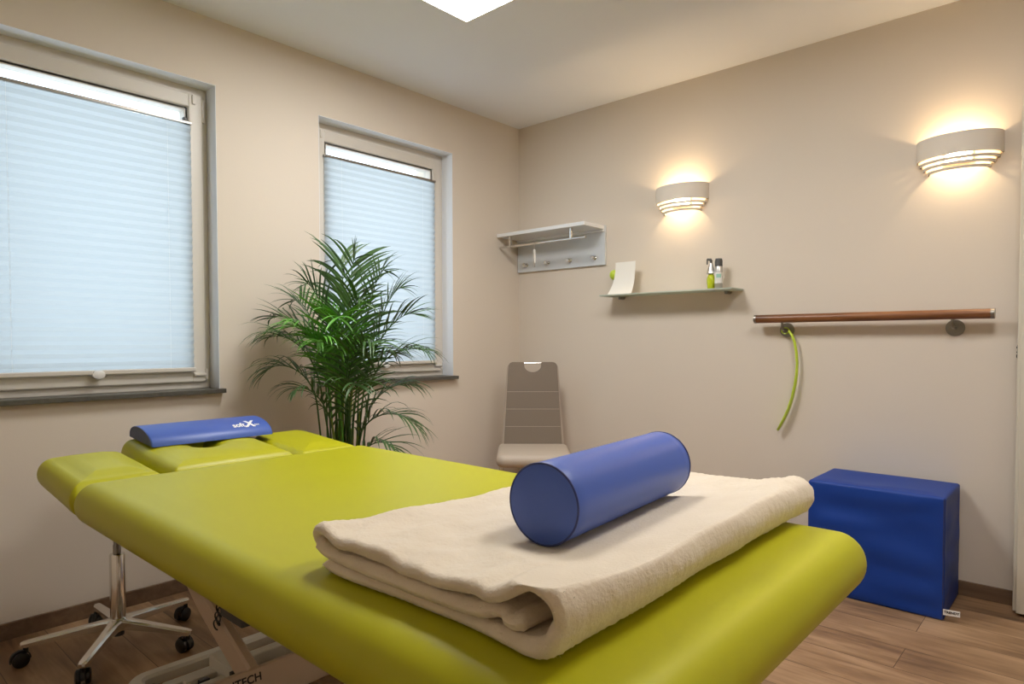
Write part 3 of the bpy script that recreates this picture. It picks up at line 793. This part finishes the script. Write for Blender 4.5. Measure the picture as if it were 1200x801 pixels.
bm = nb(); tube(bm, [(.98, -2.235, .20), (1.0, -2.215, .05)], .004, 8); obj('release_rod', bm, M['darkgrey'], t, world=True)
bm = nb(); tube(bm, [(.86, -2.15, .05), (.86, -2.15, .085)], .012, 14); obj('frame_knob', bm, M['whiteplastic'], t, world=True)
for xx in (.80, 2.40):
    for yy in (-2.60, -2.10):
        bm = nb(); lathe(bm, [(.020, 0), (.020, .012), (.012, .018), (.012, .03)], 20, xx, yy); obj('rubber_foot', bm, M['black'], t, world=True)

# ------------------------------------------------------------------ blue half roll on the head rest
HX = .612; HA = -math.atan(.078)
t = thing('half_roll_cushion', 'flat blue half-round neck cushion lying across the couch head rest', 'cushion', (HX, -2.31, .7290))
prof = [(0, 0)]
for k in range(1, 24):
    s = k / 24; a = PI * s
    prof.append((-.107 + .107 * math.cos(a) - .010 * math.sin(a), .049 * math.sin(a) ** .8))
prof.append((-.214, 0))
for k in range(1, 6): prof.append((-.214 + .214 * k / 6, 0))
def tilt(x, z): return (x * math.cos(HA) + z * math.sin(-HA) * 0 + 0, z - x * math.tan(-HA) * 1.0)
L2 = .212
def ring_profile(bm, pr, y, sc=1):
    cx, cz = -.107, .022
    return [bm.verts.new((lambda q: (q[0], y, q[1]))(tilt(cx + (x - cx) * sc, cz + (z - cz) * sc))) for x, z in pr]
bm = nb(); rings = [ring_profile(bm, prof, y, s) for y, s in ((-L2, .955), (-L2 + .0015, .985), (-L2 + .005, 1), (0, 1), (L2 - .005, 1), (L2 - .0015, .985), (L2, .955))]
m_ = len(prof)
for a, b in zip(rings, rings[1:]):
    for k in range(m_): bm.faces.new((a[k], a[(k + 1) % m_], b[(k + 1) % m_], b[k]))
bm.faces.new(rings[0][::-1]); bm.faces.new(rings[-1])
hr = obj('roll_body', bm, M['blue'], t, angle=50)
bm = nb(); r1 = ring_profile(bm, prof, -L2 - .0012, .945); r2 = ring_profile(bm, prof, -L2 + .001, .945)
for k in range(m_): bm.faces.new((r1[k], r1[(k + 1) % m_], r2[(k + 1) % m_], r2[k]))
bm.faces.new(r1); bm.faces.new(r2[::-1]); obj('end_panel', bm, M['blueend'], t, smooth=False, label='darker end panel')
# logo on the curved front: drawn flat, then wrapped on the surface
def on_roll(y, s):
    """s in 0..1 from the front lower edge over the top"""
    a = PI * s
    x = -.107 + .107 * math.cos(a) - .010 * math.sin(a); z = .049 * math.sin(a) ** .8
    x2, z2 = tilt(x, z); return Vector((x2, y, z2))
def wrap_text(txt, size, y0, s0, bold, shear=0, name='lettering'):
    o = text_mesh(txt, size, M['white'], Matrix.Identity(4), hr, name, extrude=0, bold=bold, shear=shear)
    b2 = bmesh.new(); b2.from_mesh(o.data)
    for v in b2.verts:
        s = s0 + v.co.y * 4.6
        p = on_roll(y0 + v.co.x, s); q = on_roll(y0 + v.co.x, s + .01)
        tn = (q - p).normalized(); nn = Vector((0, 1, 0)).cross(tn)
        if nn.x < 0 and nn.z < 0: nn = -nn
        if nn.z < 0: nn = -nn
        v.co = p + nn * .0008
    b2.to_mesh(o.data); b2.free(); return o
wrap_text('soft', .030, .098, .250, .0008)
wrap_text('X', .046, .138, .262, .0022, .25)
wrap_text('tex', .014, .165, .235, .0002)

# ------------------------------------------------------------------ fleece blanket
t = thing('folded_blanket', 'thick cream fleece blanket folded at the foot of the lime couch', 'blanket', (2.2, -2.3, .70))
ctrl = [(1.985, .0115), (2.02, .0105), (2.10, .0105), (2.25, .0105), (2.38, .0105), (2.43, .0110), (2.462, .0200), (2.478, .044), (2.470, .066), (2.44, .075), (2.40, .066), (2.34, .055),
        (2.25, .0490), (2.15, .0490), (2.05, .052), (1.99, .058), (1.962, .057), (1.951, .048), (1.957, .036), (1.985, .0290), (2.05, .0285), (2.15, .0285), (2.25, .0285), (2.33, .030), (2.375, .038), (2.400, .030), (2.425, .034)]
def catmull(P, n):
    out = []
    for i in range(len(P) - 1):
        p0 = Vector(P[max(i - 1, 0)]); p1 = Vector(P[i]); p2 = Vector(P[i + 1]); p3 = Vector(P[min(i + 2, len(P) - 1)])
        for k in range(n):
            s = k / n
            out.append(.5 * ((2 * p1) + (p2 - p0) * s + (2 * p0 - 5 * p1 + 4 * p2 - p3) * s * s + (3 * p1 - p0 - 3 * p2 + p3) * s ** 3))
    out.append(Vector(P[-1])); return out
raw = catmull(ctrl, 24)
cum = [0]
for a, b in zip(raw, raw[1:]): cum.append(cum[-1] + (b - a).length)
NS = 300; cl = []; j = 0
for k in range(NS + 1):
    d_ = cum[-1] * k / NS
    while j < len(cum) - 2 and cum[j + 1] < d_: j += 1
    s = (d_ - cum[j]) / max(1e-9, cum[j + 1] - cum[j]); cl.append(raw[j].lerp(raw[j + 1], s))
RR, LL, ZB, BX, BY, BA = .066, .222, .1190, 2.258, -2.298, math.radians(5)
def bol(x, y): return (x - BX) * math.cos(BA) + (y - BY) * math.sin(BA), -(x - BX) * math.sin(BA) + (y - BY) * math.cos(BA)
BY0, BY1, NY = -2.742, -1.862, 170
TH = .0195
sect = []
for side in (1, -1):
    rng = range(NS + 1) if side == 1 else range(NS, -1, -1)
    for k in rng:
        tt = (cl[min(k + 1, NS)] - cl[max(k - 1, 0)]).normalized(); nn = Vector((-tt.y, tt.x))
        e = min(k, NS - k) * cum[-1] / NS
        w_ = TH / 2 * math.sqrt(max(0.04, 1 - max(0, 1 - e / (TH / 2)) ** 2))
        sect.append((cl[k], nn * side * w_, k))
bm = nb(); rings = []
for q in range(NY + 1):
    v = q / NY; y = BY0 + (BY1 - BY0) * v
    e = min(q, NY - q) * (BY1 - BY0) / NY
    es = math.sqrt(max(.02, 1 - max(0, 1 - e / .011) ** 2))
    row = []
    for (c, off, k) in sect:
        x = c.x + off.x * es; z = c.y + off.y * es
        u_ = (2.49 - x) / .55
        loop = max(0, min(1, (x - 2.36) / .08))
        z = z * (1.0 + .30 * loop * (1 - v) ** 1.5) if z > .015 else z
        # left side drifts, layers not perfectly aligned
        xx = x + .115 * v * u_ + .012 * math.sin(v * 5.2 + 1) * (.4 + .6 * u_) + .006 * noise.noise((v * 6, k * .01, 1))
        yy = y + .012 * noise.noise((x * 5, k * .012, 3.1)) + (.020 * (c.y - .05) / .02 if c.y > .035 else 0) * (1 - v) * -.35
        topness = max(0, min(1, (z - .035) / .012))
        wr = 0
        if topness > 0:
            wr = .0055 * noise.noise((x * 9, y * 5, 7)) + .004 * noise.noise((x * 22, y * 14, 2))
            g = max(0, 1 - v / .30)
            wr += .014 * g * noise.noise((x * 16 + y * 8, y * 7, 11)) + .004 * g * g
            dd = math.hypot(bol(x, y)[0] / .055, max(0, abs(bol(x, y)[1]) - .2) / .03)   # pressed down under the roll
            pr = math.exp(-dd * dd)
            z = z * (1 - topness * pr) + min(z, .0365 + (z - .0365) * 0) * topness * pr if False else z
            wr = wr * (1 - pr) + (-.006) * pr
        zz = z + wr * topness
        fz = .0016 * noise.noise((x * 160, y * 160, z * 160 + k)) + .0010 * noise.noise((x * 75, y * 75, z * 75))
        on = off.normalized()
        zf = max(.0016, zz + on.y * fz) + .0035
        if zf > .026 and abs(bol(xx, yy)[0]) < RR and abs(bol(xx, yy)[1]) < LL + .02:      # pressed down under the bolster
            zf = min(zf, ZB - math.sqrt(RR * RR - bol(xx, yy)[0] ** 2) - .0022)
        if zf > .026:
            lx_, ly_ = bol(xx, yy)
            zf = min(zf, ZB - RR - .0024 + .17 * math.hypot(max(0, abs(lx_) - .02), max(0, abs(ly_) - LL)))
        row.append(bm.verts.new((xx + on.x * fz - 2.2, yy + fz * .8 * (1 if e < .012 else 0) + 2.3, zf)))
    rings.append(row)
n = len(sect)
for a, b in zip(rings, rings[1:]):
    for k in range(n): bm.faces.new((a[k], a[(k + 1) % n], b[(k + 1) % n], b[k]))
for ring_ in (rings[0], rings[-1]):
    for k in range(NS):      # cap as a strip between the two sides
        bm.faces.new((ring_[k], ring_[k + 1], ring_[n - 2 - k], ring_[n - 1 - k]))

bk = obj('blanket', bm, M['fleece'], t, angle=180)
# short pile standing off the fleece
me = bk.data
rnd = random.Random(3)
vts = []; fcs = []
polys = me.polygons
npoly = len(polys)
for _ in range(60000):
    pgn = polys[rnd.randrange(npoly)]
    c = pgn.center; nrm = pgn.normal
    if c.z < .014 and nrm.z < .3: continue
    if nrm.z > .55 or c.y > -.41: continue
    if nrm.z > .2 and abs(bol(c.x + 2.2, c.y - 2.3)[0]) < .066 and abs(bol(c.x + 2.2, c.y - 2.3)[1]) < LL + .006: continue
    l = rnd.uniform(.002, .0045)
    dr = (nrm + Vector((rnd.uniform(-.8, .8), rnd.uniform(-.8, .8), rnd.uniform(-.6, .5)))).normalized()
    sd = dr.cross(Vector((rnd.uniform(-1, 1), rnd.uniform(-1, 1), rnd.uniform(-1, 1)))).normalized() * .0005
    p = c + Vector((rnd.uniform(-.003, .003), rnd.uniform(-.003, .003), 0)) - nrm * .0005
    i0 = len(vts); vts += [tuple(p - sd), tuple(p + sd), tuple(p + dr * l)]; fcs.append((i0, i0 + 1, i0 + 2))
pm = bpy.data.meshes.new('fleece_pile'); pm.from_pydata(vts, [], fcs); pm.materials.append(M['pile'])
po = bpy.data.objects.new('fleece_pile', pm); C.objects.link(po); po.parent = t; po['kind'] = 'stuff'

# ------------------------------------------------------------------ blue bolster on the blanket
t = thing('bolster', 'cylindrical blue vinyl bolster resting on the cream fleece blanket', 'bolster', (BX, BY, .70 + ZB), BA)
bm = nb(); n = 64
pr = [(RR * .0, -LL), (RR * .5, -LL - .002), (RR * .90, -LL - .001), (RR * .965, -LL), (RR, -LL + .005), (RR, -LL + .03), (RR, LL - .03), (RR, LL - .005), (RR * .965, LL), (RR * .90, LL + .001), (RR * .5, LL + .002), (0, LL)]
lathe(bm, [(max(a, .0005), b) for a, b in pr], n)
for v in bm.verts: v.co = Vector((v.co.x, v.co.z, -v.co.y))
bo = obj('bolster_cover', bm, M['blue'], t, angle=50)
for yy in (-LL + .001, LL - .001):
    bm = nb(); pts = [(RR * .985 * math.cos(2 * PI * k / 64), yy, RR * .985 * math.sin(2 * PI * k / 64)) for k in range(65)]
    tube(bm, pts, .0019, 8, caps=False); obj('piping', bm, M['bluedark'], t, angle=60)
bm = nb(); tube(bm, [(-RR * .72, -LL + .01, -RR * .67), (-RR * .72, LL - .01, -RR * .67)], .001, 6); obj('zip_seam', bm, M['bluedark'], t)


# ------------------------------------------------------------------ stool
t = thing('swivel_stool', 'chrome five-star swivel stool on black castors under the couch head end', 'stool', (.372, -2.560, 0))
bm = nb(); lathe(bm, [(.034, .070), (.034, .100), (.0245, .108), (.0245, .330), (.0225, .334), (.0128, .336)], 32); obj('column', bm, M['chrome'], t)
bm = nb(); lathe(bm, [(.0125, .33), (.0125, .365), (.0105, .368), (.0105, .50)], 24); obj('gas_spring', bm, M['steel'], t)
bm = nb(); lathe(bm, [(.001, .045), (.018, .045), (.020, .07)], 20); obj('base_hub', bm, M['darkgrey'], t)
bm = nb(); lathe(bm, [(.115, .50), (.130, .502), (.139, .512), (.141, .53), (.138, .545), (.125, .553), (.001, .556)], 48); obj('seat', bm, M['green'], t)
bm = nb(); tube(bm, [(0, 0, .496), (.10, -.06, .494), (.13, -.08, .488)], [.005, .005, .008], 10); obj('height_lever', bm, M['black'], t)
for k in range(5):
    a = math.radians(178 + 72 * k); d_ = Vector((math.cos(a), math.sin(a), 0)); s_ = Vector((-d_.y, d_.x, 0))
    bm = nb()
    secs = []
    for rr_, w_, zt, zb in ((.020, .026, .106, .070), (.05, .019, .103, .072), (.15, .0165, .092, .070), (.262, .0145, .080, .062), (.276, .011, .078, .062), (.281, .005, .076, .064)):
        c = d_ * rr_
        sh = [(-w_, zb), (w_, zb), (w_, zt - .006), (w_ * .6, zt), (-w_ * .6, zt), (-w_, zt - .006)]
        secs.append([bm.verts.new(c + s_ * p + Vector((0, 0, z))) for p, z in sh])
    for p, q in zip(secs, secs[1:]):
        for j in range(6): bm.faces.new((p[j], p[(j + 1) % 6], q[(j + 1) % 6], q[j]))
    bm.faces.new(secs[0][::-1]); bm.faces.new(secs[-1])
    obj('base_arm', bm, M['alu'], t, angle=35)
    # castor: twin wheel under a rounded hood, trailing to one side
    tip = d_ * .266
    ca = a + math.radians((150, 20, -160, 165, -170)[k]); cd = Vector((math.cos(ca), math.sin(ca), 0)); cs = Vector((-cd.y, cd.x, 0))
    cen = tip + cd * .016 + Vector((0, 0, .0245))
    bm = nb()
    for sg in (-1, 1):
        tube(bm, [cen + cs * sg * .006, cen + cs * sg * .009, cen + cs * sg * .018, cen + cs * sg * .0225], [.022, .0245, .0245, .017], 24)
    cst = obj('castor', bm, M['black'], t, angle=35)
    bm = nb()
    rows = []
    for j in range(13):
        b_ = math.radians(-15 + 200 * j / 12)
        for_ = cd * math.cos(b_) + Vector((0, 0, 1)) * math.sin(b_)
        rows.append([bm.verts.new(cen + for_ * rr_ + cs * w_) for rr_, w_ in ((.0265, -.0075), (.030, -.006), (.030, .006), (.0265, .0075))])
    for p, q in zip(rows, rows[1:]):
        for j in range(3): bm.faces.new((p[j], p[j + 1], q[j + 1], q[j]))
        bm.faces.new((p[3], p[0], q[0], q[3]))
    bm.faces.new(rows[0][::-1]); bm.faces.new(rows[-1])
    tube(bm, [tip + Vector((0, 0, .045)), tip + Vector((0, 0, .064))], .008, 12)
    obj('castor_hood', bm, M['black'], cst, angle=50)

# ------------------------------------------------------------------ potted palm
PX, PY = .40, -1.650
t = thing('potted_palm', 'tall bushy areca palm in a pot in front of the farther window', 'plant', (PX, PY, 0))
bm = nb(); lathe(bm, [(.12, 0), (.125, .004), (.165, .30), (.170, .315), (.158, .315), (.152, .29)], 40, cb=False); obj('pot', bm, M['pot'], t)
bm = nb(); lathe(bm, [(.001, .285), (.08, .290), (.154, .284)], 30, ca=False, cb=False); obj('soil', bm, M['soil'], t)
SR = Vector((.742, .671, 0)); SF = Vector((-.671, .742, 0))     # two horizontal directions of the clump
def bez(p0, p1, p2, p3, s): return p0 * (1 - s) ** 3 + p1 * 3 * s * (1 - s) ** 2 + p2 * 3 * s * s * (1 - s) + p3 * s ** 3
rp = random.Random(21)
def frond(base, split, tip, lift, leaf_len, npair, m, droop=.6, width=.0057):
    """base -> split: bare stalk; split -> tip: leaf-bearing rachis (arched)"""
    bm = nb()
    P = [base.lerp(split, s) + (split - base).length * .0 * Vector((0, 0, 0)) for s in (0, .33, .66, 1)]
    stalk = []
    dirn = (split - base).normalized()
    p1 = split + dirn * (tip - split).length * lift
    p2 = tip + Vector((0, 0, 1)) * (tip - split).length * .30 * (1 if tip.z < p1.z else .2) - Vector((tip.x - split.x, tip.y - split.y, 0)) * .25
    path = P[:-1] + [bez(split, p1, p2, tip, s / 14) for s in range(15)]
    rad = [.0055, .005, .0045] + [.0036 * (1 - s / 16) + .0007 for s in range(15)]
    tube(bm, path, rad, 6)
    for k in range(npair):
        s = .10 + .90 * k / (npair - 1)
        p = bez(split, p1, p2, tip, s); q = bez(split, p1, p2, tip, min(1, s + .02)); q0 = bez(split, p1, p2, tip, max(0, s - .02))
        tg_ = (q - q0).normalized()
        upv = Vector((0, 0, 1)) - tg_ * tg_.z
        if upv.length < .2: upv = SF - tg_ * SF.dot(tg_)
        upv.normalize()
        sd = tg_.cross(upv).normalized()
        env = math.sin(PI * (.16 + .72 * s)) ** .8
        for sg in (-1, 1):
            if rp.random() < .04: continue
            ll = leaf_len * env * rp.uniform(.85, 1.12)
            fw = .75 + .8 * s + rp.uniform(-.1, .1)
            dr = (sd * sg + tg_ * fw + upv * rp.uniform(.1, .55)).normalized()
            wv = dr.cross(sd.cross(dr)).normalized() if False else (tg_ - dr * tg_.dot(dr)).normalized()
            w_ = width * rp.uniform(.8, 1.15)
            prev = None; cur = p.copy(); dd = dr.copy()
            nseg = 6
            dk = droop * rp.uniform(.6, 1.5)
            for j in range(nseg + 1):
                u_ = j / nseg
                ww = w_ * (math.sin(PI * min(1, .10 + .9 * u_ ** .75)) ** .7 if u_ < 1 else .03)
                fold = dd.cross(wv).normalized() * ww * .35
                a = bm.verts.new(cur + wv * ww + fold); b = bm.verts.new(cur); c = bm.verts.new(cur - wv * ww + fold)
                if prev: bm.faces.new((prev[0], prev[1], b, a)); bm.faces.new((prev[1], prev[2], c, b))
                prev = (a, b, c)
                dd = (dd + Vector((0, 0, -1)) * dk * (.06 + .34 * u_)).normalized()
                cur = cur + dd * ll / nseg
    for v in bm.verts:
        lim = .045
        wx = v.co.x + PX
        if wx < .07: v.co.x = .07 - PX + (wx - .07) * .12
    return obj('frond', bm, m, t, angle=180)
# (lateral, depth, height) of the tips; stalk split height fraction
F = [(-.33, -.05, 1.20, 0), (-.36, .06, 1.29, 0), (-.35, -.10, 1.04, 0), (-.27, .10, 1.37, 0), (-.16, -.06, 1.43, 0), (-.21, -.15, 1.24, 1),
     (-.04, .1, 1.55, 0), (.07, -.02, 1.54, 0), (.20, .05, 1.50, 0), (.29, .06, 1.42, 0), (.36, .02, 1.30, 0), (.40, -.05, 1.14, 0), (.33, .05, .98, 0),
     (.37, -.03, .80, 0), (.28, -.10, .70, 0), (.12, -.22, 1.00, 0), (-.06, -.20, 1.18, 1), (.04, -.20, 1.28, 1), (.12, -.14, 1.36, 0), (.22, .16, 1.12, 0),
     (-.12, .18, 1.10, 0), (-.16, -.2, .98, 0), (.20, -.20, 1.17, 0), (0.0, -.12, 1.16, 1), (-.08, .02, 1.30, 1), (.03, .06, 1.36, 0)]
for i, (la, de, hz, br) in enumerate(F):
    ang = rp.uniform(0, 2 * PI); rb = rp.uniform(.006, .040)
    base = Vector((rb * math.cos(ang), rb * math.sin(ang), .285))
    base += SR * la * .12
    low = hz < .95
    sh = .84 if not low else .64
    sh = min(sh, hz * .66 + .02) + rp.uniform(-.02, .10)
    k_ = .26 if not low else .22
    split = SR * la * k_ + SF * de * k_ + Vector((0, 0, sh)) + Vector((rp.uniform(-.02, .02), rp.uniform(-.02, .02), 0))
    tip = SR * la * .90 + SF * de + Vector((0, 0, hz - .10))
    dist = (tip - split).length
    frond(base, split, tip, .45 if hz > 1.3 else .62, .20 + .07 * rp.random(), 12 + int(dist * 13), M['leafbright'] if br else M['leaf'], droop=.55 if hz > 1.25 else .95)
for k in range(13):
    a = rp.uniform(0, 2 * PI); rb = rp.uniform(.006, .045); tpz = rp.uniform(.62, .95)
    b0 = Vector((rb * math.cos(a), rb * math.sin(a), .285)); b1 = b0 * 1.0 + SR * rp.uniform(-.06, .07) + SF * rp.uniform(-.04, .04); b1.z = tpz
    bm = nb(); mid = b0.lerp(b1, .5) + Vector((rp.uniform(-.008, .008), rp.uniform(-.008, .008), 0))
    tube(bm, [b0, b0.lerp(mid, .5), mid, mid.lerp(b1, .5), b1], [.0085, .0075, .0075, .006, .003], 8); obj('stem', bm, M['stem'], t)
